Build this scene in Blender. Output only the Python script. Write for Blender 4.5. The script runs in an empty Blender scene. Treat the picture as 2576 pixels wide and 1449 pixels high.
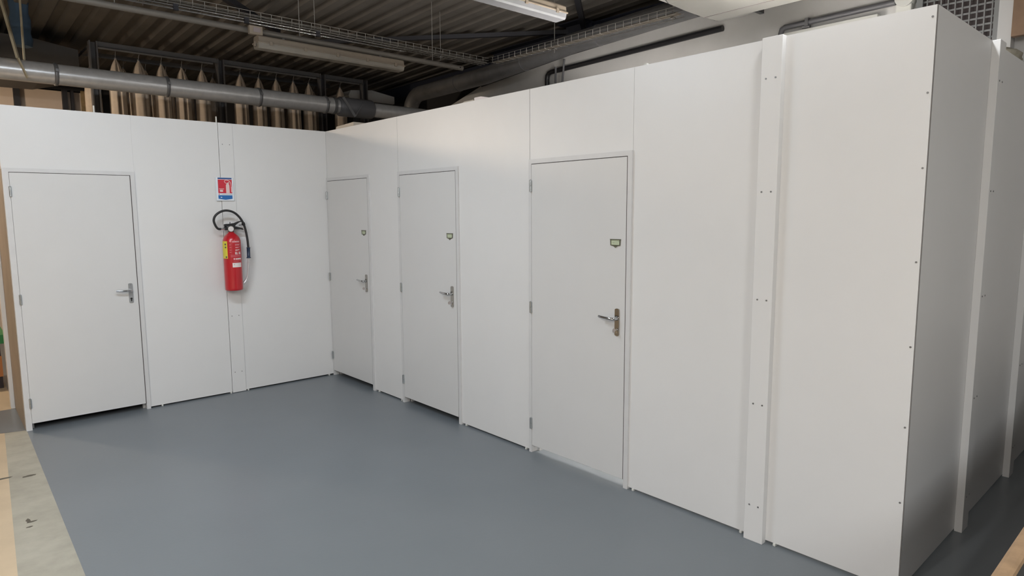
import bpy, bmesh, math, random
from mathutils import Vector, Matrix
random.seed(7)
SC = bpy.context.scene
COL = SC.collection
PI = math.pi

# ---------------------------------------------------------------- camera, world, exposure
cam_d = bpy.data.cameras.new('camera')
cam = bpy.data.objects.new('camera', cam_d)
COL.objects.link(cam)
cam_d.sensor_fit = 'HORIZONTAL'
cam_d.sensor_width = 36.0
cam_d.lens = 1631.68 / 2576 * 36.0
cam_d.clip_start = 0.05
_r = Vector((0.74368259, -0.66851169, -0.00532161))
_u = Vector((0.0820908, 0.08341584, 0.99312784))
_f = Vector((0.66347366, 0.73900874, -0.11691356))
cam.matrix_world = Matrix(((_r.x, _u.x, -_f.x, -3.17091),
                           (_r.y, _u.y, -_f.y, -6.43185),
                           (_r.z, _u.z, -_f.z, 1.74859),
                           (0, 0, 0, 1)))
SC.camera = cam

world = bpy.data.worlds.new('world')
SC.world = world
world.use_nodes = True
world.node_tree.nodes['Background'].inputs[0].default_value = (1.0, 0.88, 0.74, 1)
world.node_tree.nodes['Background'].inputs[1].default_value = 0.20

SC.view_settings.view_transform = 'Standard'
SC.view_settings.look = 'None'
SC.view_settings.gamma = 1.0
SC.view_settings.use_curve_mapping = False
SC.view_settings.exposure = 0.11

# unseen fluorescent fittings that are switched on: centre x, y, underside z, power, colour
COOL = (0.95, 0.98, 1.0)
BLUE = (0.86, 0.97, 1.08)
WHITE = (1.02, 0.965, 0.91)
WARM = (1.0, 0.76, 0.50)
LIT_FITTINGS = [
    (0.35, -5.20, 3.27, 31, COOL, 0),
    (-2.70, -9.20, 3.27, 150, COOL, PI / 2),
    (-2.40, -2.65, 3.27, 67, BLUE, 0),  # added, unseen: brightens both partition walls
    (-5.20, -5.00, 3.27, 130, WHITE, 0),  # added, unseen: lights the right wall from the hall side
    (-5.20, -7.35, 3.27, 200, WHITE, 0),  # added, unseen: same, with less light on the leftmost door
]
GLOBE_FILL = (190, (1.0, 0.80, 0.60))  # power and colour of the added warm globe
ROOM_LAMP = 190
H = 2.588          # top of the partition walls

# ---------------------------------------------------------------- materials
MATS = {}
def mat(name, col, rough=0.5, metal=0.0, spec=0.5, noise=0.0, nscale=8.0, bump=0.0, bscale=60.0, col2=None, emit=None, estr=0.0, coat=0.0):
    m = bpy.data.materials.new(name)
    m.use_nodes = True
    nt = m.node_tree
    b = nt.nodes['Principled BSDF']
    b.inputs['Base Color'].default_value = (*col, 1)
    b.inputs['Roughness'].default_value = rough
    b.inputs['Metallic'].default_value = metal
    b.inputs['Specular IOR Level'].default_value = spec
    b.inputs['Coat Weight'].default_value = coat
    if emit:
        b.inputs['Emission Color'].default_value = (*emit, 1)
        b.inputs['Emission Strength'].default_value = estr
    if noise > 0 or bump > 0:
        tc = nt.nodes.new('ShaderNodeTexCoord')
    if noise > 0:
        n = nt.nodes.new('ShaderNodeTexNoise')
        n.inputs['Scale'].default_value = nscale
        n.inputs['Detail'].default_value = 6
        n.inputs['Roughness'].default_value = 0.6
        nt.links.new(tc.outputs['Object'], n.inputs['Vector'])
        mx = nt.nodes.new('ShaderNodeMix')
        mx.data_type = 'RGBA'
        c2 = col2 if col2 else tuple(c * (1 - noise) for c in col)
        mx.inputs[6].default_value = (*col, 1)
        mx.inputs[7].default_value = (*c2, 1)
        mr = nt.nodes.new('ShaderNodeMapRange')
        mr.inputs[1].default_value = 0.35
        mr.inputs[2].default_value = 0.7
        nt.links.new(n.outputs[0], mr.inputs[0])
        nt.links.new(mr.outputs[0], mx.inputs[0])
        nt.links.new(mx.outputs[2], b.inputs['Base Color'])
    if bump > 0:
        n2 = nt.nodes.new('ShaderNodeTexNoise')
        n2.inputs['Scale'].default_value = bscale
        n2.inputs['Detail'].default_value = 4
        nt.links.new(tc.outputs['Object'], n2.inputs['Vector'])
        bp = nt.nodes.new('ShaderNodeBump')
        bp.inputs['Strength'].default_value = bump
        bp.inputs['Distance'].default_value = 0.002
        nt.links.new(n2.outputs[0], bp.inputs['Height'])
        nt.links.new(bp.outputs[0], b.inputs['Normal'])
    MATS[name] = m
    return m

mat('panel', (0.74, 0.735, 0.725), 0.38, noise=0.02, nscale=3, bump=0.06, bscale=250)
mat('door_leaf', (0.67, 0.665, 0.655), 0.36, noise=0.02, nscale=3, bump=0.05, bscale=250)
mat('door_frame', (0.66, 0.655, 0.65), 0.42, noise=0.05, nscale=12)
mat('edge_grey', (0.20, 0.19, 0.185), 0.7)
mat('plate_steel', (0.52, 0.53, 0.54), 0.32, metal=0.75)
mat('gap_shade', (0.06, 0.048, 0.045), 0.8)
mat('trim', (0.73, 0.725, 0.715), 0.38)
mat('dark_gap', (0.02, 0.02, 0.022), 0.8)
mat('concrete', (0.40, 0.385, 0.32), 0.65, noise=0.25, nscale=5, bump=0.2, bscale=60)
mat('side_brown', (0.36, 0.29, 0.22), 0.6, noise=0.15, nscale=4)  # beige-brown, darker than the other partition panels
mat('tile', (0.55, 0.44, 0.30), 0.5, noise=0.12, nscale=4)
mat('stain', (0.10, 0.09, 0.07), 0.8)
mat('far_white', (0.66, 0.65, 0.63), 0.75, noise=0.10, nscale=2.0)
mat('far_beige', (0.62, 0.515, 0.42), 0.8, noise=0.12, nscale=2.0)
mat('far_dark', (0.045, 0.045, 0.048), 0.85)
mat('deck', (0.14, 0.129, 0.115), 0.7, noise=0.3, nscale=1.6, col2=(0.105, 0.095, 0.083))
mat('steel_dark', (0.028, 0.028, 0.034), 0.6, metal=0.2)
mat('steel_navy', (0.018, 0.022, 0.036), 0.55)
mat('galva', (0.66, 0.655, 0.65), 0.30, metal=0.45, noise=0.15, nscale=14)
mat('galva_dull', (0.20, 0.20, 0.205), 0.5, metal=0.4, noise=0.2, nscale=8)
mat('wire', (0.26, 0.25, 0.23), 0.45, metal=0.6)
mat('frame_grey', (0.13, 0.13, 0.135), 0.55, metal=0.3)
mat('sleeve', (0.56, 0.485, 0.405), 0.9, noise=0.18, nscale=9, bump=0.15, bscale=120)
mat('lamp_body', (0.33, 0.275, 0.215), 0.55, noise=0.12, nscale=10)
mat('lamp_cover', (0.27, 0.275, 0.29), 0.22, noise=0.10, nscale=6, coat=0.3)
mat('lamp_cover_old', (0.32, 0.29, 0.245), 0.28, noise=0.15, nscale=6, coat=0.2)
mat('lamp_cover_lit', (0.9, 0.9, 0.9), 0.3, emit=(1, 0.98, 0.95), estr=3.0)
mat('tube_reflector', (0.62, 0.63, 0.65), 0.3)
mat('black_pipe', (0.018, 0.018, 0.02), 0.35)
mat('rail_brown', (0.17, 0.155, 0.135), 0.55, metal=0.2)
mat('cable_brown', (0.16, 0.14, 0.115), 0.6)
mat('cable_dark', (0.07, 0.062, 0.052), 0.6)
mat('grey_pipe', (0.12, 0.12, 0.128), 0.45)
mat('white_plastic', (0.66, 0.66, 0.62), 0.4)
mat('ac_white', (0.50, 0.49, 0.455), 0.45, noise=0.04, nscale=3)
mat('blue_cloth', (0.045, 0.085, 0.14), 0.85)
mat('rope', (0.42, 0.37, 0.26), 0.9)
mat('chrome', (0.55, 0.55, 0.55), 0.13, metal=1.0)
mat('chrome_warm', (0.42, 0.40, 0.37), 0.20, metal=1.0)
mat('hinge', (0.50, 0.53, 0.54), 0.30, metal=0.9)
mat('screw', (0.25, 0.25, 0.25), 0.4, metal=0.6)
mat('key', (0.55, 0.50, 0.48), 0.35, metal=0.6)
mat('bronze', (0.16, 0.165, 0.115), 0.45, metal=0.5)
mat('card', (0.56, 0.62, 0.44), 0.7)
mat('ink', (0.07, 0.09, 0.06), 0.8)
mat('red', (0.50, 0.012, 0.020), 0.28, coat=0.4)
mat('rubber', (0.022, 0.022, 0.023), 0.5)
mat('black_plastic', (0.012, 0.012, 0.014), 0.35)
mat('yellow', (0.72, 0.62, 0.06), 0.5)
mat('label_dark', (0.10, 0.11, 0.07), 0.6)
mat('print_pink', (0.80, 0.45, 0.47), 0.5)
mat('print_faint', (0.62, 0.16, 0.19), 0.4)
mat('print_white', (0.80, 0.74, 0.72), 0.5)
mat('sticker', (0.80, 0.73, 0.71), 0.5)
mat('grey_text', (0.32, 0.27, 0.27), 0.6)
mat('glass_dial', (0.70, 0.67, 0.66), 0.2)
mat('grip_blue', (0.025, 0.045, 0.085), 0.45)
mat('sign_white', (0.74, 0.79, 0.84), 0.4)
mat('sign_red', (0.62, 0.022, 0.045), 0.45)
mat('sign_blue', (0.015, 0.14, 0.42), 0.45)
mat('sign_navy', (0.02, 0.07, 0.24), 0.45)
mat('sign_pink', (0.80, 0.60, 0.58), 0.5)
mat('wood', (0.46, 0.30, 0.17), 0.55, noise=0.3, nscale=14)
mat('plank', (0.56, 0.50, 0.42), 0.7, noise=0.1)
mat('brown_board', (0.17, 0.105, 0.062), 0.7, noise=0.3, nscale=6)
mat('rag', (0.38, 0.35, 0.28), 0.95, noise=0.3, nscale=20)
mat('bench_dark', (0.035, 0.036, 0.035), 0.6)
mat('green', (0.02, 0.20, 0.055), 0.45)
mat('machine_dark', (0.03, 0.02, 0.02), 0.6)
mat('orange', (0.45, 0.17, 0.05), 0.6)
mat('hood', (0.055, 0.053, 0.053), 0.6, noise=0.15, nscale=3)
mat('stained_board', (0.42, 0.30, 0.15), 0.8, noise=0.6, nscale=4)
mat('column_grey', (0.42, 0.42, 0.415), 0.5)
mat('mesh_bar', (0.20, 0.205, 0.205), 0.45, metal=0.4)

# grey floor paint: satin, uneven gloss, faint scuffs
def floor_material():
    m = bpy.data.materials.new('floor_paint')
    m.use_nodes = True
    nt = m.node_tree
    b = nt.nodes['Principled BSDF']
    tc = nt.nodes.new('ShaderNodeTexCoord')
    n = nt.nodes.new('ShaderNodeTexNoise'); n.inputs['Scale'].default_value = 1.3; n.inputs['Detail'].default_value = 3
    nt.links.new(tc.outputs['Object'], n.inputs['Vector'])
    mx = nt.nodes.new('ShaderNodeMix'); mx.data_type = 'RGBA'
    mx.inputs[6].default_value = (0.150, 0.170, 0.186, 1)
    mx.inputs[7].default_value = (0.185, 0.205, 0.222, 1)
    nt.links.new(n.outputs[0], mx.inputs[0])
    nt.links.new(mx.outputs[2], b.inputs['Base Color'])
    n2 = nt.nodes.new('ShaderNodeTexNoise'); n2.inputs['Scale'].default_value = 1.7; n2.inputs['Detail'].default_value = 2
    nt.links.new(tc.outputs['Object'], n2.inputs['Vector'])
    mr = nt.nodes.new('ShaderNodeMapRange')
    mr.inputs[1].default_value = 0.0; mr.inputs[2].default_value = 1.0
    mr.inputs[3].default_value = 0.285; mr.inputs[4].default_value = 0.36
    nt.links.new(n2.outputs[0], mr.inputs[0])
    nt.links.new(mr.outputs[0], b.inputs['Roughness'])
    n3 = nt.nodes.new('ShaderNodeTexNoise'); n3.inputs['Scale'].default_value = 45; n3.inputs['Detail'].default_value = 3
    nt.links.new(tc.outputs['Object'], n3.inputs['Vector'])
    bp = nt.nodes.new('ShaderNodeBump'); bp.inputs['Strength'].default_value = 0.10; bp.inputs['Distance'].default_value = 0.003
    nt.links.new(n3.outputs[0], bp.inputs['Height'])
    nt.links.new(bp.outputs[0], b.inputs['Normal'])
    MATS['floor_paint'] = m
floor_material()

# ---------------------------------------------------------------- mesh helpers
class MB:
    def __init__(s):
        s.v = []; s.f = []; s.smooth = []
    def add(s, verts, faces, smooth=False):
        o = len(s.v)
        s.v += [tuple(v) for v in verts]
        s.f += [tuple(i + o for i in f) for f in faces]
        s.smooth += [smooth] * len(faces)
        return s
    def box(s, x0, x1, y0, y1, z0, z1):
        x0, x1 = min(x0, x1), max(x0, x1); y0, y1 = min(y0, y1), max(y0, y1); z0, z1 = min(z0, z1), max(z0, z1)
        v = [(x0, y0, z0), (x1, y0, z0), (x1, y1, z0), (x0, y1, z0), (x0, y0, z1), (x1, y0, z1), (x1, y1, z1), (x0, y1, z1)]
        return s.add(v, [(3, 2, 1, 0), (4, 5, 6, 7), (0, 1, 5, 4), (1, 2, 6, 5), (2, 3, 7, 6), (3, 0, 4, 7)])
    def prism(s, poly, axis, a, b, smooth=False):
        """poly: 2D outline; axis: extrusion axis, poly given in the other two axes (x: yz, y: xz, z: xy)"""
        n = len(poly)
        def P(p, t):
            if axis == 'x': return (t, p[0], p[1])
            if axis == 'y': return (p[0], t, p[1])
            return (p[0], p[1], t)
        va = [P(p, a) for p in poly]; vb = [P(p, b) for p in poly]
        s.add(va + vb, [(i, (i + 1) % n, n + (i + 1) % n, n + i) for i in range(n)], smooth)
        s.add(va, [tuple(range(n))]); s.add(vb, [tuple(reversed(range(n)))])
        return s
    def bar(s, p, q, w, h, up=(0, 0, 1)):
        p = Vector(p); q = Vector(q); d = (q - p).normalized()
        a = d.cross(Vector(up))
        if a.length < 1e-4: a = d.cross(Vector((1, 0, 0)))
        a.normalize(); b = a.cross(d)
        v = []
        for c in (p, q):
            for i, j in ((-1, -1), (1, -1), (1, 1), (-1, 1)):
                v.append(c + a * (i * w / 2) + b * (j * h / 2))
        return s.add(v, [(0, 1, 2, 3), (7, 6, 5, 4), (0, 4, 5, 1), (1, 5, 6, 2), (2, 6, 7, 3), (3, 7, 4, 0)])
    def tube(s, pts, r, n=10, caps=True):
        pts = [Vector(p) for p in pts]
        rs = r if isinstance(r, (list, tuple)) else [r] * len(pts)
        rings = []; ref = None
        for i, p in enumerate(pts):
            if i == 0: d = pts[1] - p
            elif i == len(pts) - 1: d = p - pts[i - 1]
            else: d = (pts[i + 1] - p).normalized() + (p - pts[i - 1]).normalized()
            d.normalize()
            if ref is None:
                ref = Vector((0, 0, 1)) if abs(d.z) < 0.9 else Vector((1, 0, 0))
            a = ref - d * ref.dot(d)
            a.normalize(); ref = a
            b = d.cross(a)
            rings.append([p + (a * math.cos(2 * PI * k / n) + b * math.sin(2 * PI * k / n)) * rs[i] for k in range(n)])
        v = [x for rg in rings for x in rg]
        f = []
        for i in range(len(pts) - 1):
            for k in range(n):
                f.append((i * n + k, i * n + (k + 1) % n, (i + 1) * n + (k + 1) % n, (i + 1) * n + k))
        s.add(v, f, True)
        if caps:
            s.add(rings[0], [tuple(reversed(range(n)))]); s.add(rings[-1], [tuple(range(n))])
        return s
    def lathe(s, prof, c=(0, 0, 0), n=32, mod=None):
        """prof: (radius, z) from bottom to top"""
        v = []; f = []
        for r, z in prof:
            for k in range(n):
                t = 2 * PI * k / n
                rr = r * (mod(t, z) if mod else 1)
                v.append((c[0] + rr * math.cos(t), c[1] + rr * math.sin(t), c[2] + z))
        for i in range(len(prof) - 1):
            for k in range(n):
                f.append((i * n + k, i * n + (k + 1) % n, (i + 1) * n + (k + 1) % n, (i + 1) * n + k))
        s.add(v, f, True)
        s.add(v[:n], [tuple(reversed(range(n)))]); s.add(v[-n:], [tuple(range(n))])
        return s

def tag(o, label=None, cat=None, group=None, kind=None):
    if label: o['label'] = label
    if cat: o['category'] = cat
    if group: o['group'] = group
    if kind: o['kind'] = kind
    return o

def obj(name, mb, m, parent=None, bevel=0.0, origin=None, seg=2):
    me = bpy.data.meshes.new(name)
    o = bpy.data.objects.new(name, me)
    COL.objects.link(o)
    off = Vector((0, 0, 0))
    if parent is not None:
        off = parent_world(parent)
    elif origin is not None:
        off = Vector(origin)
    me.from_pydata([tuple(Vector(v) - off) for v in mb.v], [], mb.f)
    for p, sm in zip(me.polygons, mb.smooth): p.use_smooth = sm
    me.update()
    bm = bmesh.new(); bm.from_mesh(me)
    bmesh.ops.recalc_face_normals(bm, faces=bm.faces)
    bm.to_mesh(me); bm.free()
    me.materials.append(MATS[m])
    if parent is not None:
        o.parent = parent
    elif origin is not None:
        o.location = origin
    if bevel > 0:
        b = o.modifiers.new('bevel', 'BEVEL'); b.width = bevel; b.segments = seg; b.limit_method = 'ANGLE'; b.angle_limit = math.radians(40)
    return o

def parent_world(o):
    p = Vector((0, 0, 0))
    while o is not None:
        p = p + Vector(o.location); o = o.parent
    return p

def thing(name, loc, label, cat, group=None, kind=None):
    o = bpy.data.objects.new(name, None)
    o.empty_display_size = 0.1
    COL.objects.link(o)
    o.location = loc
    return tag(o, label, cat, group, kind)

def struct(name, mb, m, label, cat, bevel=0.0):
    return tag(obj(name, mb, m, bevel=bevel), label, cat, kind='structure')

def copy_tree(o, parent=None):
    c = o.copy(); COL.objects.link(c)
    if parent is not None: c.parent = parent
    for ch in list(o.children): copy_tree(ch, c)
    return c

# ---------------------------------------------------------------- floors
FL = [(-2.70, -12), (3.0, -12), (3.0, 5.5), (-2.70, 5.5), (-2.70, 0.85), (-2.98, 0.75), (-2.99, 0.02), (-2.70, 0.02), (-2.735, -2.83)]
FL = [(-2.86, -12), (3.0, -12), (3.0, 5.5), (-2.70, 5.5), (-2.70, 0.84), (-2.99, 0.84), (-2.99, 0.10), (-2.70, 0.02), (-2.735, -2.83)]
struct('floor', MB().prism(FL, 'z', -0.1, 0.0), 'floor_paint', 'satin grey painted concrete floor filling most of the picture', 'floor')
struct('floor_bare_strip', MB().prism([(-3.2, -12), (-2.86, -12), (-2.735, -2.83), (-2.70, 0.02), (-2.84, 0.065), (-2.98, -2.608)], 'z', -0.1, 0.0), 'concrete',
       'bare greenish grey concrete strip along the left edge of the painted floor', 'floor')
TL = [(-9, -12), (-3.2, -12), (-2.98, -2.608), (-2.84, 0.065), (-2.99, 0.10), (-2.99, 0.84), (-2.70, 0.84), (-2.70, 5.5), (-9, 5.5)]
ft = struct('floor_tiles', MB().prism(TL, 'z', -0.1, 0.0), 'tile', 'beige tiled floor in warm light at far left', 'floor')
sm = MB()
for y in (-1.09, -1.97, -2.9, 0.5):
    sm.box(-4.6, -2.99 - 0.06 * max(0, -y - 1) / 1, y - 0.004, y + 0.004, 0.0, 0.0012)
obj('tile_joint', sm, 'stain', ft)
def blob(cx, cy, rx, ry, n=14):
    return [(cx + rx * math.cos(2 * PI * k / n) * random.uniform(.7, 1.1), cy + ry * math.sin(2 * PI * k / n) * random.uniform(.6, 1.1)) for k in range(n)]
stn = MB()
for cx, cy, rx, ry in ((-2.795, -1.14, .045, .022), (-2.93, -1.08, .06, .02), (-2.86, -1.96, .03, .012), (-2.875, -1.93, .012, .03), (-2.88, -2.03, .02, .01)):
    stn.prism(blob(cx, cy, rx, ry), 'z', 0.0003, 0.0009)
tag(obj('floor_stain', stn, 'stain'), 'dark scuff stains on the bare concrete strip at left', 'stain', kind='stuff')

# ---------------------------------------------------------------- partition walls of the white cubicles
T = 0.05
Z0 = 0.014
wa = MB()
wa.prism([(-2.706, 2.10), (-2.706, H), (-1.7950, H), (-1.7950, 2.10)], 'y', 0, T)
wa.prism([(-1.7945, Z0), (-1.7945, H), (-1.0782, H), (-1.0782, Z0)], 'y', 0, T)
wa.prism([(-1.068, Z0), (-1.068, H), (0.0, H), (0.0, Z0)], 'y', 0, T)
struct('wall_back', wa, 'panel', 'white panel partition wall at the back left with the fire extinguisher', 'wall')
wb = MB()
def yz(mb, pts): mb.prism(pts, 'x', 0, T)
yz(wb, [(-0.002, 2.10), (-0.002, H), (-1.3855, H), (-1.3855, Z0), (-0.885, Z0), (-0.885, 2.10)])
yz(wb, [(-1.3895, 2.10), (-1.3895, H), (-3.0920, H), (-3.0920, Z0), (-2.280, Z0), (-2.280, 2.10)])
yz(wb, [(-3.0960, 2.10), (-3.0960, H), (-3.9875, H), (-3.9875, 2.10)])
yz(wb, [(-3.9895, Z0), (-3.9895, H), (-4.843, H), (-4.843, Z0)])
yz(wb, [(-4.847, Z0), (-4.847, H), (-5.532, H), (-5.532, Z0)])
wall_b = struct('wall_right', wb, 'panel', 'long white panel partition wall on the right with three doors', 'wall')
for z in (2.542, 2.235, 1.923, 1.522, 1.148, 0.783, 0.432):
    obj('screw', MB().tube([(0.002, -5.518, z), (-0.002, -5.518, z)], 0.0045, 10), 'screw', wall_b)
obj('edge_band', MB().box(0.0032, 0.0062, -5.5355, -5.5325, Z0, H), 'edge_grey', wall_b)
wc = MB()
wc.box(0.0065, 0.93, -5.535 + T, -5.535, Z0, H)
wc.box(0.934, 2.02, -5.535 + T, -5.535, Z0, H)
wc.box(2.024, 2.88, -5.535 + T, -5.535, Z0, H)
struct('wall_front', wc, 'panel', 'shaded white end wall of the cubicles at the right edge', 'wall')
struct('wall_left', MB().box(-2.706, -2.656, 0.052, 0.95, 0.0, H), 'side_brown', 'side wall running back from the leftmost door', 'wall')

# cubicle inside: divider walls and a flat top, so the gaps under the doors look into dark rooms
struct('wall_inner', MB().box(0.06, 2.86, -1.36, -1.32, 0, 2.5).box(0.06, 2.86, -3.06, -3.02, 0, 2.5).box(0.06, 2.86, 0.0, 0.05, 0, 2.5).box(2.80, 2.86, -5.47, -0.01, 0, 2.5)
       .box(-2.65, -0.01, 0.95, 1.0, 0, 2.5).box(-0.05, 0.0, 0.06, 0.95, 0, 2.5), 'panel', 'inner divider walls of the cubicles hidden behind the doors', 'wall')
struct('ceiling_cubicle', MB().box(0.055, 2.86, -3.02, 0.05, 2.50, 2.54).box(-2.65, -0.005, 0.06, 1.0, 2.50, 2.54), 'panel', 'flat top of the cubicles hidden behind the partition walls', 'ceiling')

# cover strips with screw pairs
def trim(name, box, screws, axis, label):
    t = struct(name, MB().box(*box), 'trim', label, 'trim', bevel=0.002)
    for p in screws:
        q = list(p); e = list(p)
        i = 0 if axis == 'x' else 1
        q[i] += 0.001; e[i] -= 0.0025
        obj('screw', MB().tube([q, e], 0.0045, 10), 'screw', t)
    return t
trim('trim_1', (-1.076, -0.946, -0.008, 0.0, 0.004, H), [(x, -0.008, z) for z in (2.39, 0.76, 0.205) for x in (-1.045, -0.98)], 'y', 'flat white cover strip behind the fire extinguisher')
trim('trim_2', (-0.040, 0.0, -4.900, -4.796, 0.0, H), [(-0.040, y, z) for z in (2.391, 1.84, 1.295, 0.748, 0.198) for y in (-4.823, -4.872)], 'x', 'white cover strip with screw pairs right of the nearest door')
trim('trim_3', (0.875, 0.99, -5.572, -5.535, 0.0, H), [(x, -5.572, z) for z in (2.39, 1.84, 1.295, 0.748, 0.198) for x in (0.905, 0.96)], 'y', 'white cover strip on the shaded end wall nearest its corner')
trim('trim_4', (1.965, 2.08, -5.572, -5.535, 0.0, H), [(x, -5.572, z) for z in (2.39, 1.84, 1.295, 0.748, 0.198) for x in (1.995, 2.05)], 'y', 'farther white cover strip on the shaded end wall')
trim('trim_5', (-2.736, -2.706, 0.845, 0.955, 0.0, H), [], 'x', 'white corner strip at the far end of the left side wall')

# levelling feet under the panels
feet = [('A', -1.70), ('A', -1.09), ('A', -0.925), ('A', -0.06), ('B', -0.945), ('B', -1.355), ('B', -2.33), ('B', -3.05), ('B', -4.03), ('B', -4.76), ('B', -4.95), ('B', -5.40)]
lab = {'A': 'small white levelling foot under the back left wall', 'B': 'small white levelling foot under the right wall'}
where = {-1.70: 'beside the leftmost door', -1.09: 'left of the strip below the extinguisher', -0.925: 'right of the strip below the extinguisher', -0.06: 'near the inner corner',
         -0.945: 'right of the corner door', -1.355: 'left of the middle door', -2.33: 'right of the middle door', -3.05: 'left of the nearest door', -4.03: 'right of the nearest door',
         -4.76: 'left of the screwed strip', -4.95: 'right of the screwed strip', -5.40: 'near the outer corner'}
for w, s in feet:
    mb = MB().box(s - .007, s + .007, -.007, .02, 0, Z0) if w == 'A' else MB().box(-.007, .02, s - .007, s + .007, 0, Z0)
    tag(obj('levelling_foot', mb, 'white_plastic', bevel=.002), lab[w] + ', ' + where[s], 'foot', 'levelling feet under the partition walls')

# ---------------------------------------------------------------- doors (local frame: u along the wall towards the latch, n out of the wall)
def door(name, org, udir, ndir, fl, l0, l1, fr, label, keyed, plaque_label=None):
    """fl, l0, l1, fr: frame outer, leaf hinge edge, leaf latch edge, frame outer, measured along u"""
    O = Vector(org); U = Vector(udir); N = Vector(ndir)
    def L(u, n, z): return tuple(O + U * u + N * (n + (0.007 if n >= 0.004 else 0.0)) + Vector((0, 0, z)))
    def lb(mb, u0, u1, n0, n1, z0, z1):
        a = L(u0, n0, z0); b = L(u1, n1, z1)
        return mb.box(a[0], b[0], a[1], b[1], a[2], b[2])
    root = thing(name, L((l0 + l1) / 2, 0, 0), label, 'door', kind='structure')
    ZL, ZF, ZB, g = 2.074, 2.108, 0.055, 0.0035
    fm = MB()
    poly = [(fl, 0), (fl, ZF), (fr, ZF), (fr, 0), (l1 + g, 0), (l1 + g, ZL + g), (l0 - g, ZL + g), (l0 - g, 0)]
    n0, n1 = 0.0065, -0.045
    va = [L(u, n0, z) for u, z in poly]; vb = [L(u, n1, z) for u, z in poly]
    k = len(poly)
    fm.add(va + vb, [(i, (i + 1) % k, k + (i + 1) % k, k + i) for i in range(k)])
    quads = [(0, 1, 6, 7), (1, 2, 5, 6), (2, 3, 4, 5)]
    fm.add(va, quads); fm.add(vb, [tuple(reversed(q)) for q in quads])
    obj('frame', fm, 'door_frame', root, bevel=0.0015)
    st = MB()   # rebate behind the leaf
    lb(st, l0 - g, l0 + 0.014, -0.052, -0.090, 0, ZL); lb(st, l1 - 0.014, l1 + g, -0.052, -0.090, 0, ZL); lb(st, l0 - g, l1 + g, -0.052, -0.090, ZL - 0.014, ZL + 0.02)
    obj('door_stop', st, 'door_frame', root)
    lf = MB(); lb(lf, l0 - 0.002, l1 - 0.0022, 0.006, -0.038, ZB, ZL - 0.001)
    leaf = obj('door_leaf', lf, 'door_leaf', root, bevel=0.0015)
    sl = MB(); lb(sl, l1 - 0.0020, l1 + g - 0.0002, 0.0046, -0.030, ZB, ZL + g - 0.0003); lb(sl, l0, l1 - 0.0020, 0.0046, -0.030, ZL - 0.0008, ZL + g - 0.0003)
    obj('gap_shade', sl, 'gap_shade', root)  # dark strips colour in the shade of the latch and top gaps
    for z in (1.925, 1.073, 0.223):
        h = MB().tube([L(l0 - 0.003, 0.016, z - 0.039), L(l0 - 0.003, 0.016, z - 0.001)], 0.0085, 12)
        h.tube([L(l0 - 0.003, 0.016, z + 0.001), L(l0 - 0.003, 0.016, z + 0.039)], 0.0085, 12)
        h.tube([L(l0 - 0.003, 0.016, z + 0.039), L(l0 - 0.003, 0.016, z + 0.043)], [0.0085, 0.004], 12)
        lb(h, l0 - 0.010, l0 + 0.004, 0.006, 0.012, z - 0.037, z + 0.037)
        obj('hinge', h, 'hinge', root)
    # handle: tall plate, lever towards the hinges
    uc = l1 - 0.058
    hd = thing('door_handle', L(uc, 0.006, 1.06), None, None)
    hd.parent = leaf; hd.location = Vector(L(uc, 0.006, 1.06)) - parent_world(leaf)
    pm = MB()
    outline = []
    for cz, a0 in ((1.138, 0), (0.982, PI)):
        for i in range(7):
            t = a0 + PI * i / 6
            outline.append((uc + 0.0165 * math.cos(t), cz + 0.0085 * math.sin(t)))
    k = len(outline)
    va = [L(u, 0.006, z) for u, z in outline]; vb = [L(u, 0.0145, z) for u, z in outline]
    pm.add(va + vb, [(i, (i + 1) % k, k + (i + 1) % k, k + i) for i in range(k)]); pm.add(va, [tuple(range(k))]); pm.add(vb, [tuple(reversed(range(k)))])
    cm = 'plate_steel' if not keyed else 'chrome_warm'
    obj('plate', pm, cm, hd, bevel=0.003)
    lv = MB().tube([L(uc, 0.012, 1.083), L(uc, 0.024, 1.083), L(uc, 0.038, 1.083), L(uc - 0.006, 0.048, 1.083), L(uc - 0.018, 0.053, 1.0835), L(uc - 0.05, 0.054, 1.085), L(uc - 0.09, 0.052, 1.087), L(uc - 0.118, 0.047, 1.089)],
                   [0.0125, 0.0115, 0.010, 0.010, 0.0095, 0.0085, 0.0085, 0.0075], 14)
    obj('lever', lv, 'chrome', hd)
    obj('keyhole', MB().tube([L(uc, 0.013, 1.012), L(uc, 0.0185, 1.012)], 0.0085, 14).box(*sorted((L(uc - .0045, 0, 0)[0], L(uc + .0045, .0175, 0)[0])), *sorted((L(uc - .0045, 0, 0)[1], L(uc + .0045, .0175, 0)[1])), 0.99, 1.012), 'chrome', hd)
    for z in (1.132, 0.988):
        obj('screw', MB().tube([L(uc, 0.013, z), L(uc, 0.0155, z)], 0.003, 8), 'screw', hd)
    if keyed:
        km = MB()
        km.tube([L(uc, 0.018, 1.012), L(uc, 0.030, 1.012)], 0.0028, 8)
        bow = [(0.028, -0.005), (0.034, -0.013), (0.046, -0.014), (0.053, -0.007), (0.055, 0.0), (0.053, 0.007), (0.046, 0.013), (0.034, 0.012), (0.028, 0.005)]
        va = [L(uc - 0.0012, n, 1.012 + z) for n, z in bow]; vb = [L(uc + 0.0012, n, 1.012 + z) for n, z in bow]
        k = len(bow)
        km.add(va + vb, [(i, (i + 1) % k, k + (i + 1) % k, k + i) for i in range(k)]); km.add(va, [tuple(range(k))]); km.add(vb, [tuple(reversed(range(k)))])
        key = tag(obj('key', km, 'key', origin=L(uc, 0.018, 1.012)), keyed, 'key', 'keys in the door locks')
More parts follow.
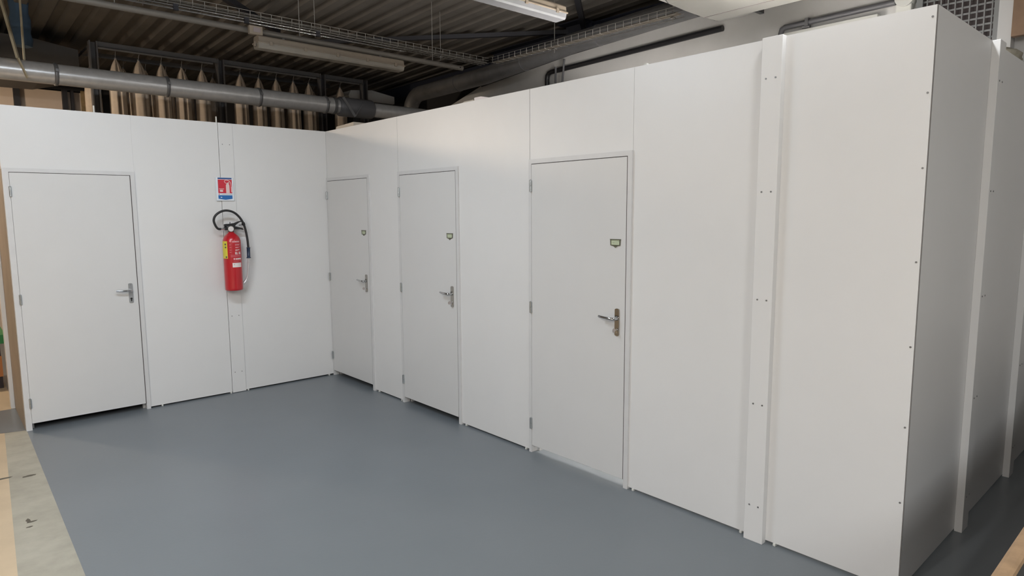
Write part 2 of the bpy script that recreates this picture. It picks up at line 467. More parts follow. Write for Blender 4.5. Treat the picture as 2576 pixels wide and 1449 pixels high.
    if plaque_label:
        pu, pz = l1 - 0.080, 1.553
        pl = thing('label_holder', L(pu, 0.006, pz), plaque_label, 'label holder', 'bronze card holders on the doors')
        def shape(mb, pts, n0, n1):
            k = len(pts)
            va = [L(pu + a, n0, pz + b) for a, b in pts]; vb = [L(pu + a, n1, pz + b) for a, b in pts]
            mb.add(va + vb, [(i, (i + 1) % k, k + (i + 1) % k, k + i) for i in range(k)]); mb.add(va, [tuple(range(k))]); mb.add(vb, [tuple(reversed(range(k)))])
        bk = MB(); shape(bk, [(-.038, -.014), (-.015, -.016), (-.010, -.021), (0, -.028), (.010, -.021), (.015, -.016), (.036, -.014), (.038, .020), (-.040, .020)], 0.006, 0.008)
        obj('back_plate', bk, 'bronze', pl)
        rim = MB()
        shape(rim, [(-.043, .024), (.043, .024), (.039, .018), (-.039, .018)], 0.0075, 0.0125)
        shape(rim, [(-.040, .020), (-.034, .020), (-.033, -.014), (-.038, -.014)], 0.0075, 0.0115)
        shape(rim, [(.032, .020), (.040, .020), (.037, -.014), (.031, -.014)], 0.0075, 0.0115)
        shape(rim, [(-.038, -.011), (.037, -.011), (.036, -.0155), (.014, -.018), (.008, -.024), (0, -.029), (-.008, -.024), (-.014, -.018), (-.037, -.0155)], 0.0075, 0.0125)
        obj('rim', rim, 'bronze', pl)
        cd = MB(); shape(cd, [(-.034, -.011), (.032, -.011), (.032, .018), (-.034, .018)], 0.008, 0.0088)
        card = obj('card', cd, 'card', pl)
        tx = MB()
        rr = random.Random(int(abs(l1) * 100))
        for row, (a, b) in zip((0.0115, 0.0005), ((-.029, .029), (-.029, .015))):
            u = a
            while u < b:     # unreadable handwriting
                w = rr.uniform(.0025, .006)
                pts = [L(pu + u + w * i / 4, 0.0092, pz + row + rr.uniform(-.002, .002)) for i in range(5)]
                tx.tube(pts, 0.0005, 5)
                u += w + rr.uniform(.0005, .003)
        obj('handwriting', tx, 'ink', card)
    return root

door('door_1', (0, 0, 0), (1, 0, 0), (0, -1, 0), -2.704, -2.660, -1.832, -1.796, 'white flush door at far left with no card holder', None)
door('door_2', (0, 0, 0), (0, -1, 0), (-1, 0, 0), 0.004, 0.027, 0.846, 0.885, 'white flush door right beside the inner corner', 'small key in the lock of the corner door', 'bronze card holder with green card on the corner door')
door('door_3', (0, 0, 0), (0, -1, 0), (-1, 0, 0), 1.389, 1.424, 2.244, 2.280, 'white flush door in the middle of the right wall', 'round-headed key in the lock of the middle door', 'bronze card holder with green card on the middle door')
door('door_4', (0, 0, 0), (0, -1, 0), (-1, 0, 0), 3.095, 3.125, 3.956, 3.992, 'white flush door nearest the camera with light under it', 'round-headed key in the lock of the nearest door', 'bronze card holder with green card on the nearest door')

# ---------------------------------------------------------------- fire extinguisher
EX, EY, ER = -1.040, -0.100, 0.080
ext = thing('fire_extinguisher', (EX, EY, 1.02), 'red fire extinguisher with black hose hanging on the white wall', 'fire extinguisher')
prof = [(0.060, 1.020), (0.074, 1.022), (0.0795, 1.030), (0.080, 1.045), (0.080, 1.475), (0.078, 1.495), (0.072, 1.515), (0.060, 1.535), (0.045, 1.550), (0.030, 1.562), (0.024, 1.572), (0.024, 1.578)]
obj('cylinder', MB().lathe([(r, z) for r, z in prof], (EX, EY, 0), 48), 'red', ext)
FACE = math.atan2(-6.43 - EY, -3.17 - EX)     # the side turned to the room
def patch(mb, a0, a1, z0, z1, dr=0.0009, n=8):
    """a0, a1 in degrees to the right of the side facing the room"""
    v = []
    for i in range(n + 1):
        t = FACE + math.radians(a0 + (a1 - a0) * i / n)
        for r in (ER + dr, ER - 0.0004):
            for z in (z0, z1):
                v.append((EX + r * math.cos(t), EY + r * math.sin(t), z))
    f = []
    for i in range(n):
        a = i * 4; b = a + 4
        f += [(a, b, b + 1, a + 1), (a + 1, b + 1, b + 3, a + 3), (a + 2, a, a + 0 + 2, a + 2)][:2]
        f += [(a + 2, a + 3, b + 3, b + 2), (a, a + 2, b + 2, b)]
    f += [(0, 1, 3, 2), (n * 4, n * 4 + 2, n * 4 + 3, n * 4 + 1)]
    return mb.add(v, f)
ylab = obj('yellow_label', patch(MB(), -85, -30, 1.326, 1.488), 'yellow', ext); ylab['label'] = 'yellow inspection label'
dots = MB()
def dot(mb, a, z, r, dr=0.0016):
    t = FACE + math.radians(a)
    n = 14; v = []
    for i in range(n):
        p = 2 * PI * i / n
        tt = t + r * math.cos(p) / ER
        v.append((EX + (ER + dr) * math.cos(tt), EY + (ER + dr) * math.sin(tt), z + r * math.sin(p)))
    return mb.add(v, [tuple(range(n))])
dot(dots, -44, 1.459, .0098); dot(dots, -43, 1.431, .0090); dot(dots, -40, 1.340, .0095)
obj('label_symbol', dots, 'label_dark', ylab)
pf = MB(); pw = MB(); pk = MB()
rr = random.Random(3)
def textrow(mb, a0, a1, z, h):          # printed lines, unreadable at this size
    a = a0
    while a < a1:
        w = rr.uniform(2.5, 6)
        patch(mb, a, min(a + w, a1), z - h * rr.uniform(.35, .5), z + h * rr.uniform(.35, .5), 0.0007, 2)
        a += w + rr.uniform(.8, 2.0)
textrow(pk, 3, 52, 1.484, .013); textrow(pf, 3, 50, 1.475, .005)
textrow(pf, 20, 62, 1.459, .006); textrow(pk, 20, 50, 1.452, .006)
textrow(pf, 20, 62, 1.433, .006); textrow(pk, 22, 44, 1.427, .006)
textrow(pw, 20, 52, 1.406, .007); textrow(pk, 20, 36, 1.399, .006)
for a in (18, 44):
    patch(pw, a, a + 5, 1.365, 1.388, .0008, 2); patch(pw, a, a + 18, 1.365, 1.371, .0009, 3); patch(pw, a + 9, a + 14, 1.374, 1.387, .0008, 2)
for z in (1.358, 1.350, 1.342): textrow(pf, -10, 62, z, .005)
dot(pk, 11, 1.322, .0085, .0009); textrow(pw, 20, 62, 1.322, .016); textrow(pf, 4, 60, 1.308, .004)
textrow(pf, 5, 40, 1.297, .004)
for z in (1.455, 1.43, 1.405, 1.385): textrow(pf, -16, -4, z, .006)
obj('white_print', pw, 'print_white', ext); obj('pink_print', pk, 'print_pink', ext); obj('faint_print', pf, 'print_faint', ext)
stk = obj('service_sticker', patch(MB(), -2, 62, 1.243, 1.285), 'sticker', ext); stk['label'] = 'white service sticker'
sx = MB(); textrow(sx, 28, 50, 1.270, .007)
patch(sx, 8, 11, 1.264, 1.274, .0012, 2)
obj('sticker_text', sx, 'grey_text', stk)
# valve, gauge, levers
tx, ty = -0.918, 0.396   # screen-left direction tangent is handled with plain x offsets
obj('valve', MB().lathe([(0.026, 1.576), (0.027, 1.582), (0.022, 1.588), (0.022, 1.612), (0.017, 1.618)], (EX, EY, 0), 24)
    .box(EX - 0.060, EX + 0.030, EY - 0.016, EY + 0.016, 1.590, 1.620).tube([(EX - .060, EY, 1.632), (EX - .03, EY, 1.636)], .014, 12), 'black_plastic', ext, bevel=0.003)
gd = Vector((math.cos(FACE), math.sin(FACE), 0.0))
gc = Vector((EX, EY, 1.602)) + gd * 0.020
gauge = obj('pressure_gauge', MB().tube([gc, gc + gd * 0.022], 0.028, 24), 'chrome', ext)
obj('dial', MB().tube([gc + gd * 0.021, gc + gd * 0.0235], 0.0235, 24), 'glass_dial', gauge)
lv = MB().prism([(EX - .045, 1.622), (EX - .055, 1.640), (EX - .03, 1.648), (EX + .03, 1.655), (EX + .07, 1.672), (EX + .098, 1.676), (EX + .10, 1.669), (EX + .075, 1.662), (EX + .045, 1.640), (EX + .03, 1.622)], 'y', EY - .013, EY + .013)
obj('squeeze_lever', lv, 'black_plastic', ext, bevel=0.002)
obj('carry_handle', MB().prism([(EX + .01, 1.632), (EX + .045, 1.624), (EX + .105, 1.606), (EX + .115, 1.592), (EX + .105, 1.590), (EX + .09, 1.596), (EX + .02, 1.596)], 'y', EY - .012, EY + .012), 'black_plastic', ext, bevel=0.002)
obj('safety_pin', MB().tube([(EX - .012, EY - .018, 1.665), (EX - .008, EY, 1.648), (EX - .004, EY + .018, 1.64)], .003, 8), 'black_plastic', ext)
obj('coupling', MB().tube([(EX - .060, EY - .004, 1.603), (EX - .094, EY - .006, 1.603)], .0085, 14), 'chrome', ext)
def spline(pts, n=8):
    pts = [Vector(p) for p in pts]; out = []
    for i in range(len(pts) - 1):
        p0 = pts[max(i - 1, 0)]; p1 = pts[i]; p2 = pts[i + 1]; p3 = pts[min(i + 2, len(pts) - 1)]
        for k in range(n):
            t = k / n
            out.append(0.5 * ((2 * p1) + (p2 - p0) * t + (2 * p0 - 5 * p1 + 4 * p2 - p3) * t * t + (3 * p1 - p0 - 3 * p2 + p3) * t ** 3))
    out.append(pts[-1]); return out
hose = spline([(-1.134, -.106, 1.602), (-1.160, -.11, 1.606), (-1.184, -.12, 1.635), (-1.198, -.125, 1.683), (-1.182, -.13, 1.727), (-1.140, -.135, 1.760), (-1.085, -.135, 1.773), (-1.020, -.13, 1.757),
               (-.965, -.12, 1.712), (-.928, -.115, 1.650), (-.906, -.105, 1.580), (-.893, -.10, 1.500), (-.888, -.10, 1.420)])
obj('hose', MB().tube(hose, .0105, 12), 'rubber', ext)
obj('hose_clip', MB().tube([(-.931, -.116, 1.656), (-.924, -.113, 1.636)], .0155, 12).bar((-.93, -.11, 1.640), (-.968, -.105, 1.634), .008, .006), 'black_plastic', ext)
obj('grip', MB().tube([(-.888, -.10, 1.420), (-.888, -.10, 1.416), (-.888, -.10, 1.414), (-.890, -.10, 1.326), (-.890, -.10, 1.324), (-.890, -.10, 1.318)], [.019, .019, .0155, .0155, .021, .021], 14), 'grip_blue', ext)
lance = spline([(-.890, -.10, 1.320), (-.896, -.10, 1.24), (-.906, -.10, 1.165), (-.916, -.098, 1.125), (-.935, -.095, 1.095)])
obj('lance', MB().tube(lance, .0085, 10), 'galva', ext)
obj('nozzle_clip', MB().tube([(-.922, -.098, 1.105), (-.946, -.094, 1.078)], [.013, .016], 14).bar((-.935, -.095, 1.085), (-.968, -.10, 1.075), .014, .012), 'galva', ext)
obj('wall_bracket', MB().box(EX - .03, EX + .03, -.03, -.008, 1.40, 1.54).box(EX - .055, EX + .055, -.035, -.02, 1.06, 1.09), 'galva', ext)

# ---------------------------------------------------------------- fire extinguisher sign
sg = thing('extinguisher_sign', (-1.05, -0.008, 1.975), 'white sign with red extinguisher pictogram and blue bands on the wall', 'sign')
SX0, SX1, SZ0, SZ1 = -1.128, -0.968, 1.864, 2.083
sw = SX1 - SX0; sh = SZ1 - SZ0
plate = obj('plate', MB().box(SX0, SX1, -.024, -.008, SZ0, SZ1), 'sign_white', sg, bevel=.003)
def sp(x, z): return (SX0 + sw * x, SZ0 + sh * z)      # 0..1 on the sign, z up
def flat(mb, pts, lvl=1):
    y = -.024 - .0006 * lvl
    return mb.prism([sp(*p) for p in pts], 'y', y, -.0235)
obj('top_band', flat(MB(), [(.11, .925), (.90, .925), (.90, .985), (.11, .985)]), 'sign_navy', plate)
fld = flat(MB(), [(.11, .325), (.905, .325), (.905, .905), (.11, .905)])
obj('red_field', fld, 'sign_red', plate)
obj('blue_band', flat(MB(), [(.10, .09), (.50, .045), (.90, .09), (.90, .24), (.10, .24)]), 'sign_blue', plate)
pic = MB()
flat(pic, [(.555, .335), (.755, .335), (.755, .66), (.735, .71), (.69, .735), (.62, .735), (.575, .71), (.555, .66)], 2)
flat(pic, [(.60, .735), (.70, .735), (.70, .755), (.60, .755)], 2)
flat(pic, [(.62, .755), (.77, .735), (.77, .75), (.70, .765), (.77, .80), (.76, .81), (.64, .775)], 2)
pts = [(.60, .755), (.53, .765), (.49, .80), (.48, .84), (.51, .87), (.58, .885), (.68, .875), (.78, .835), (.83, .78), (.85, .70), (.86, .60), (.865, .47), (.87, .37)]
for a, b in zip(pts[:-1], pts[1:]):
    d = Vector((b[0] - a[0], (b[1] - a[1]) * sh / sw)); nn = Vector((-d.y, d.x)).normalized() * .014
    if a[1] <= .60: nn *= 1.7
    flat(pic, [(a[0] + nn.x, a[1] + nn.y * sw / sh), (b[0] + nn.x, b[1] + nn.y * sw / sh), (b[0] - nn.x, b[1] - nn.y * sw / sh), (a[0] - nn.x, a[1] - nn.y * sw / sh)], 2)
obj('pictogram', pic, 'sign_pink', plate)
lt = MB()
flat(lt, [(.205, .40), (.215, .385), (.365, .385), (.378, .40), (.378, .455), (.365, .47), (.205, .47), (.19, .455)], 2)
x = .16
while x < .42:
    w = rr.uniform(.018, .03); flat(lt, [(x, .495), (x + w, .495), (x + w, .495 + rr.uniform(.02, .032)), (x, .525)], 2); x += w + .008
obj('small_print', lt, 'sign_pink', plate)
gt = MB(); x = .30
while x < .88:
    w = rr.uniform(.02, .05); flat(gt, [(x, .272), (x + w, .272), (x + w, .292), (x, .292)], 1); x += w + .015
obj('grey_print', gt, 'grey_text', plate)
obj('red_dot', flat(MB(), [(.15 + .03 * math.cos(2 * PI * i / 10), .283 + .022 * math.sin(2 * PI * i / 10)) for i in range(10)], 1), 'sign_red', plate)
obj('light_mark', flat(MB(), [(.21, .165), (.29, .17), (.31, .155), (.30, .125), (.27, .135), (.25, .125), (.24, .145)], 2), 'sign_white', plate)

# ---------------------------------------------------------------- roof: corrugated steel deck falling gently to the back
def roof_z(y): return 4.05 - 0.03 * y
P = 0.24
prof = []
x = -9.0
while x < 3.6:
    prof += [(x, .0), (x + .10, .0), (x + .13, .05), (x + .21, .05)]
    x += P
v = []; f = []
for y in (-12.0, 5.6):
    for px, dz in prof: v.append((px, y, roof_z(y) + dz))
n = len(prof)
for i in range(n - 1): f.append((i, i + 1, n + i + 1, n + i))
dk = MB().add(v, f)
vt = [(a, b, c + .02) for a, b, c in v]
dk.add(vt, [tuple(reversed(q)) for q in f])
struct('ceiling', dk, 'deck', 'dark corrugated steel roof deck high overhead', 'ceiling')

# building shell seen above the cubicles
wr = MB().prism([(-12, 0), (-12, 4.3), (-3.25, 4.1), (-3.2, 3.80), (-2.5, 3.755), (-.8, 3.685), (.90, 3.555), (1.8, 3.33), (3.4, 2.9), (3.4, 0)], 'x', 2.90, 3.0)  # slanting far top follows the edge of the duct's shadow
wfr = struct('wall_far_right', wr, 'far_white', 'pale plastered building wall above the right partition', 'wall')
struct('wall_far_right_dark', MB().box(3.42, 3.5, -12, 5.6, 0, 4.4), 'far_dark', 'building wall coloured dark for the shade in the corner under the roof', 'wall')  # the dark wall colour itself carries the corner's shade
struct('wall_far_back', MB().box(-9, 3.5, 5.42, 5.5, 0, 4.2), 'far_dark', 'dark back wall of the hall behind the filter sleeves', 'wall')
struct('wall_beige', MB().box(-8.9, -1.18, 5.02, 5.10, 0, 3.50), 'far_beige', 'beige wall in warm light behind the grey duct at far left', 'wall')
for i, (xx, w, nm) in enumerate(((-2.10, .07, 'dark upright on the beige wall nearest the left edge'), (-1.545, .06, 'left one of the pair of thin dark uprights below the duct'), (-1.455, .035, 'right one of the pair of thin dark uprights below the duct'))):
    tag(obj('upright', MB().box(xx - w / 2, xx + w / 2, 4.93, 5.01, 0, 3.52), 'steel_dark'), nm, 'post', 'dark uprights on the beige wall')
tag(obj('stained_board', MB().prism([(-1.37, 0), (-1.37, 3.5), (-1.20, 3.5), (-1.20, 0)], 'y', 4.80, 4.84), 'stained_board'), 'brown stained board below the duct beside the filter sleeves', 'board')
hood = thing('metal_hood', (-2.2, 3.5, 3.5), 'dark grey metal hood hanging behind the duct at far left', 'hood')
obj('body', MB().prism([(-3.0, 3.34), (-2.0, 3.36), (-1.62, 3.47), (-1.62, 3.735), (-2.05, 3.80), (-3.0, 3.83)], 'y', 3.2, 4.2), 'hood', hood, bevel=.01)
obj('edge_flange', MB().box(-2.06, -1.60, 3.17, 3.20, 3.46, 3.50), 'hood', hood)

# roof steel: edge beam and bracing
tag(obj('steel_beam', MB().prism([(3.06, 3.80), (3.30, 3.80), (3.30, 3.815), (3.19, 3.815), (3.19, 4.02), (3.30, 4.02), (3.30, 4.035), (3.06, 4.035), (3.06, 4.02), (3.17, 4.02), (3.17, 3.815), (3.06, 3.815)], 'y', -3.2, 1.0)
    .prism([(3.06, 3.70), (3.30, 3.70), (3.30, 3.885), (3.06, 3.885)], 'y', 1.0, 5.3), 'steel_navy'),
    'dark navy steel beam under the roof behind the top of the pale wall', 'beam')
tag(obj('roof_brace', MB().bar((0.20, 2.23, 3.91), (3.06, -0.66, 3.985), .045, .05), 'steel_dark'), 'long dark bracing bar crossing beneath the roof between lamps and cable tray corner', 'brace', 'roof bracing bars')
tag(obj('roof_brace', MB().bar((1.0, -2.45, 4.04), (3.02, -0.88, 3.985), .06, .06), 'steel_dark'), 'steep dark bracing bar right of the pale lamp end', 'brace', 'roof bracing bars')
tag(obj('roof_brace', MB().bar((-1.6, -.10, 3.98), (.20, 1.55, 3.93), .06, .06), 'steel_dark'), 'dark bracing bar above the cable tray at upper left', 'brace', 'roof bracing bars')
tag(obj('gusset_plate', MB().box(2.86, 3.16, -.98, -.58, 4.036, 4.05).box(3.0, 3.05, -.98, -.60, 3.90, 4.04), 'steel_navy'), 'dark steel plate where the bracing bars meet the beam', 'plate')
tag(obj('cross_beam', MB().box(1.30, 2.895, -3.18, -2.80, 3.62, 4.0), 'far_white', bevel=.01), 'grey cross beam at the end of the cable tray', 'beam')

# ---------------------------------------------------------------- long grey duct behind the back wall
DY, DZ, DR = 1.5, 3.12, 0.100
duct = thing('duct', (-0.5, DY, DZ), 'long round grey metal duct running behind the back left wall', 'duct')
xs = [-7.0, -4.1, -3.1, -2.10, -1.10, -0.10, 0.75]
for a, b in zip(xs[:-1], xs[1:]):
    obj('duct_section', MB().tube([(a, DY, DZ), (b, DY, DZ)], DR, 40), 'galva', duct)
for a in xs[1:]:
    ring = MB().tube([(a - .018, DY, DZ), (a - .012, DY, DZ), (a + .012, DY, DZ), (a + .018, DY, DZ)], [DR + .002, DR + .010, DR + .010, DR + .002], 40)
    ring.box(a - .012, a + .012, DY - DR - .03, DY - DR - .005, DZ + .01, DZ + .035)
    obj('clamp_ring', ring, 'galva_dull', duct)
obj('duct_section', MB().tube([(.75, DY, DZ), (.85, DY, DZ)], DR, 40), 'galva', duct)
obj('clamp_ring', MB().tube([(.845, DY, DZ), (.885, DY, DZ)], DR + .006, 40), 'galva_dull', duct)
obj('duct_section', MB().tube([(.88, DY, DZ), (.945, DY, DZ)], DR - .01, 40), 'galva', duct)
cpl = obj('dark_coupling', MB().tube([(.93, DY, DZ), (.95, DY, DZ), (1.40, DY, DZ), (1.425, DY, DZ)], [DR + .01, DR + .024, DR + .024, DR + .012], 40), 'grey_pipe', duct); cpl['label'] = 'dark flexible coupling'
obj('duct_section', MB().tube([(1.41, DY, DZ), (2.80, DY, DZ)], DR - .006, 40), 'galva', duct)
obj('loose_strap', MB().bar((.94, DY - .13, DZ + .10), (1.10, DY - .14, DZ - .13), .004, .035).bar((1.10, DY - .14, DZ - .13), (1.22, DY - .13, DZ + .04), .004, .012), 'galva_dull', duct)
tag(obj('hanging_strap', MB().bar((-2.52, 1.44, 3.95), (-2.40, 1.39, 3.21), .045, .02).bar((-2.40, 1.38, 3.21), (-2.34, 1.385, 3.04), .045, .012), 'rope'), 'pale slanting strap holding the duct at far left', 'strap')
tag(obj('hanger_rod', MB().tube([(-2.33, 1.5, 4.0), (-2.34, 1.5, 3.2)], .010, 8), 'rope'), 'thin brownish rod holding the duct beside the blue sleeve', 'rod')
bs = MB()
ring = []
for k in range(9):
    z = 3.55 + .55 * k / 8
    ring.append((.085 + .008 * math.sin(k * 2.1), z))
bs.lathe(ring, (-2.24, 2.5, 0), 20, mod=lambda t, z: 1 + .10 * math.sin(5 * t + z * 6))
tag(obj('blue_sleeve', bs, 'blue_cloth'), 'dark blue fabric sleeve hanging from the roof at upper left', 'sleeve')

# ---------------------------------------------------------------- filter unit: frame and rows of hanging sleeves
FY = 3.0
ff = thing('filter_stand', (0.3, FY, 0), 'grey steel stand carrying the hanging filter sleeves', 'stand')
for xx in (-1.50, -0.025, 1.45, 2.16):
    obj('post', MB().box(xx - .045, xx - .030, FY - .05, FY + .05, 0, 3.82).box(xx + .030, xx + .045, FY - .05, FY + .05, 0, 3.82).box(xx - .03, xx + .03, FY + .03, FY + .05, 0, 3.82), 'frame_grey', ff)
for a, b in ((-1.455, -.07), (.02, 1.405), (1.495, 2.115)):
    obj('beam', MB().box(a, b, FY - .03, FY + .03, 3.765, 3.825), 'frame_grey', ff, bevel=.004)
    obj('hanging_rail', MB().tube([(a + .0, FY - .045, 3.748), (b - .06, FY - .045, 3.748)], .016, 12), 'galva_dull', ff)
for xx in (-1.50, 1.45):
    obj('cross_tie', MB().box(xx - .02, xx + .02, FY + .05, FY + 1.1, 3.77, 3.81), 'frame_grey', ff)
obj('rear_beam', MB().box(-1.52, 1.9, FY + .62, FY + .67, 3.765, 3.82), 'frame_grey', ff)

def sleeve(variant):
    rv = random.Random(variant)
    root = thing('filter_sleeve', (0, FY, 3.67), 'x', 'filter sleeve')
    prof = [(.092, 2.45), (.094, 2.8), (.092, 3.05), (.090, 3.30), (.084, 3.42), (.070, 3.50), (.050, 3.57), (.030, 3.615), (.014, 3.645), (.010, 3.665)]
    ph = rv.uniform(-.22, .12); dep = rv.uniform(.6, .85)
    def mod(t, z):
        a = (t + PI / 2 - ph - .30 + PI) % (2 * PI) - PI     # crease turned towards the room
        b = (t - PI / 2 + PI) % (2 * PI) - PI
        k = max(0, min(1, (3.66 - z) / .12))
        return 1 - dep * k * math.exp(-(a / .13) ** 2) - .3 * k * math.exp(-(b / .25) ** 2) + .03 * math.sin(9 * t + z * 5 + variant)
    obj('fabric', MB().lathe(prof, (0, FY, 0), 56, mod), 'sleeve', root)
    obj('hook', MB().tube([(0, FY, 3.655), (0, FY - .01, 3.70), (0, FY - .035, 3.725), (0, FY - .045, 3.735)], .0045, 6).tube([(0, FY, 3.652), (0, FY, 3.668)], .016, 10), 'galva_dull', root)
    return root
protos = [sleeve(1), sleeve(2), sleeve(3)]
front = [-1.266, -1.013, -.753, -.511, -.262, .239, .497, .748, 1.003, 1.242, 1.749]
ords = ['first', 'second', 'third', 'fourth', 'fifth', 'sixth', 'seventh', 'eighth', 'ninth', 'tenth', 'eleventh']
used = set()
def place(k, x, dy, label, group):
    pr = protos[k % 3]
    if k % 3 not in used:
        used.add(k % 3); o = pr
    else:
        o = copy_tree(pr)
    o.location = (x, FY + dy, 3.67 + random.uniform(-.015, .01))
    o.rotation_euler = (0, 0, random.uniform(-.15, .15))
    tag(o, label, 'filter sleeve', group)
for k, xx in enumerate(front):
    place(k, xx, 0, 'beige pointed filter sleeve, %s from the left in the front row above the back wall' % ords[k], 'front row of filter sleeves')
back = [-1.50, -1.14, -.88, -.63, -.385, -.02, .37, .625, .875, 1.12, 1.50]
for k, xx in enumerate(back):
    place(k + 1, xx + .06, .52, 'dim beige filter sleeve, %s from the left in the rear row behind the front sleeves' % ords[k], 'rear row of filter sleeves')

# ---------------------------------------------------------------- second duct in the corner above the right wall
d2 = thing('corner_duct', (2.5, 0, 3.56), 'dull grey round duct under the roof above the right wall', 'duct')
R2 = .110
obj('run', MB().tube([(2.52, 1.95, 3.52), (2.52, .4, 3.545), (2.52, -1.2, 3.665), (2.52, -2.79, 3.715)], R2, 32), 'galva_dull', d2)
for y, z in ((1.0, 3.535), (-.35, 3.601), (-1.55, 3.676)):
    obj('joint_ring', MB().tube([(2.52, y - .012, z), (2.52, y + .012, z - .001)], R2 + .006, 32), 'galva_dull', d2)
elb = [(2.52, 1.95 + .28 * math.sin(t), 3.52 - .28 * (1 - math.cos(t))) for t in [PI / 2 * i / 6 for i in range(7)]]
obj('elbow', MB().tube(elb, R2, 32), 'galva_dull', d2)
obj('drop', MB().tube([elb[-1], (2.52, 2.23, 2.3)], R2, 32), 'galva_dull', d2)
fd = thing('flat_duct', (2.35, 3.4, 3.5), 'pale grey boxy duct in the dark corner behind the filter sleeves', 'duct')
obj('body', MB().prism([(1.98, 3.60), (2.02, 3.68), (2.4, 3.72), (2.82, 3.66), (2.82, 3.54), (2.00, 3.54)], 'y', 3.16, 3.9), 'far_white', fd, bevel=.006)
obj('lower_body', MB().box(2.06, 2.75, 3.18, 3.8, 3.20, 3.47), 'hood', fd, bevel=.006)
obj('neck', MB().box(2.0, 2.8, 3.2, 3.85, 3.45, 3.55), 'hood', fd)

# ---------------------------------------------------------------- wire cable trays
def wire_tray(name, p0, axis, length, width, z, hgt, label):
    """axis 'x': runs +x from p0; axis 'y': runs -y from p0"""
    root = thing(name, (p0[0], p0[1], z), label, 'cable tray')
    def W(a, b, c): return (p0[0] + a, p0[1] + b, c) if axis == 'x' else (p0[0] + b, p0[1] - a, c)
    lng = MB()
    for b, c in ((0, z + hgt), (0, z + hgt * .5), (0, z), (width * .5, z), (width, z), (width, z + hgt * .5), (width, z + hgt)):
        lng.tube([W(0, b, c), W(length, b, c)], .0030, 6)
    n = int(length / .1)
    for k in range(n + 1):
        a = .03 + k * .1
        if a > length: break
        lng.tube([W(a, -.002, z + hgt), W(a, -.002, z - .003), W(a, width + .002, z - .003), W(a, width + .002, z + hgt)], .0030, 6)
    obj('wire_mesh', lng, 'wire', root)
    for a in [1.0 + 1.55 * i for i in range(int((length - .6) / 1.55) + 1)]:
        pt = W(a, width / 2, z)
        obj('hanger_rod', MB().tube([(pt[0], pt[1], z - .05), (pt[0], pt[1], roof_z(pt[1]) + .0)], .004, 6).box(pt[0] - .02, pt[0] + .02, pt[1] - .02, pt[1] + .02, z - .012, z - .006), 'wire', root)
    return root
TZ = 3.555
wire_tray('cable_tray', (-4.2, -0.13, 0), 'x', 6.32, .14, TZ, .062, 'wire cable tray running left to right across the hall below the roof')
wire_tray('cable_tray', (2.12, -0.18, 0), 'y', 2.62, .16, TZ, .062, 'wire cable tray turning towards the camera along the right wall')
cb = thing('cable_bundle', (0, -.06, 3.57), 'brown-grey cables lying in the left to right cable tray', 'cables')
for i in range(6):
    obj('cable', MB().tube(spline([(-4.2 + j * 1.05, -.11 + .020 * i + random.uniform(-.006, .006), TZ + .010 + .006 * (i % 2)) for j in range(7)], 3), .0105, 8), 'cable_dark', cb)
cb2 = thing('cable_bundle', (2.2, -1.5, 3.57), 'brown-grey cables lying in the cable tray along the right wall', 'cables')
for i in range(4):
    obj('cable', MB().tube(spline([(2.15 + .025 * i + random.uniform(-.006, .006), -.2 - j * .65, TZ + .010 + .006 * (i % 2)) for j in range(5)], 3), .009, 8), 'cable_brown', cb2)
for i, (yy, zz, s, lb_) in enumerate(((-.165, 3.525, 0, 'upper of the two shiny thin conduits below the cable tray'), (-.165, 3.498, .02, 'lower of the two shiny thin conduits below the cable tray'))):
    c = thing('conduit', (-.4, yy, zz), lb_, 'conduit', 'shiny conduits below the cable tray')
    obj('tube', MB().tube([(-3.6, yy, zz), (.9 - s, yy, zz)], .0065, 8), 'chrome', c)
    for xx in (-1.42, -.82, -.12):
        obj('saddle', MB().box(xx - .02, xx + .02, yy - .012, yy + .012, zz - .012, zz + .014), 'steel_dark', c)

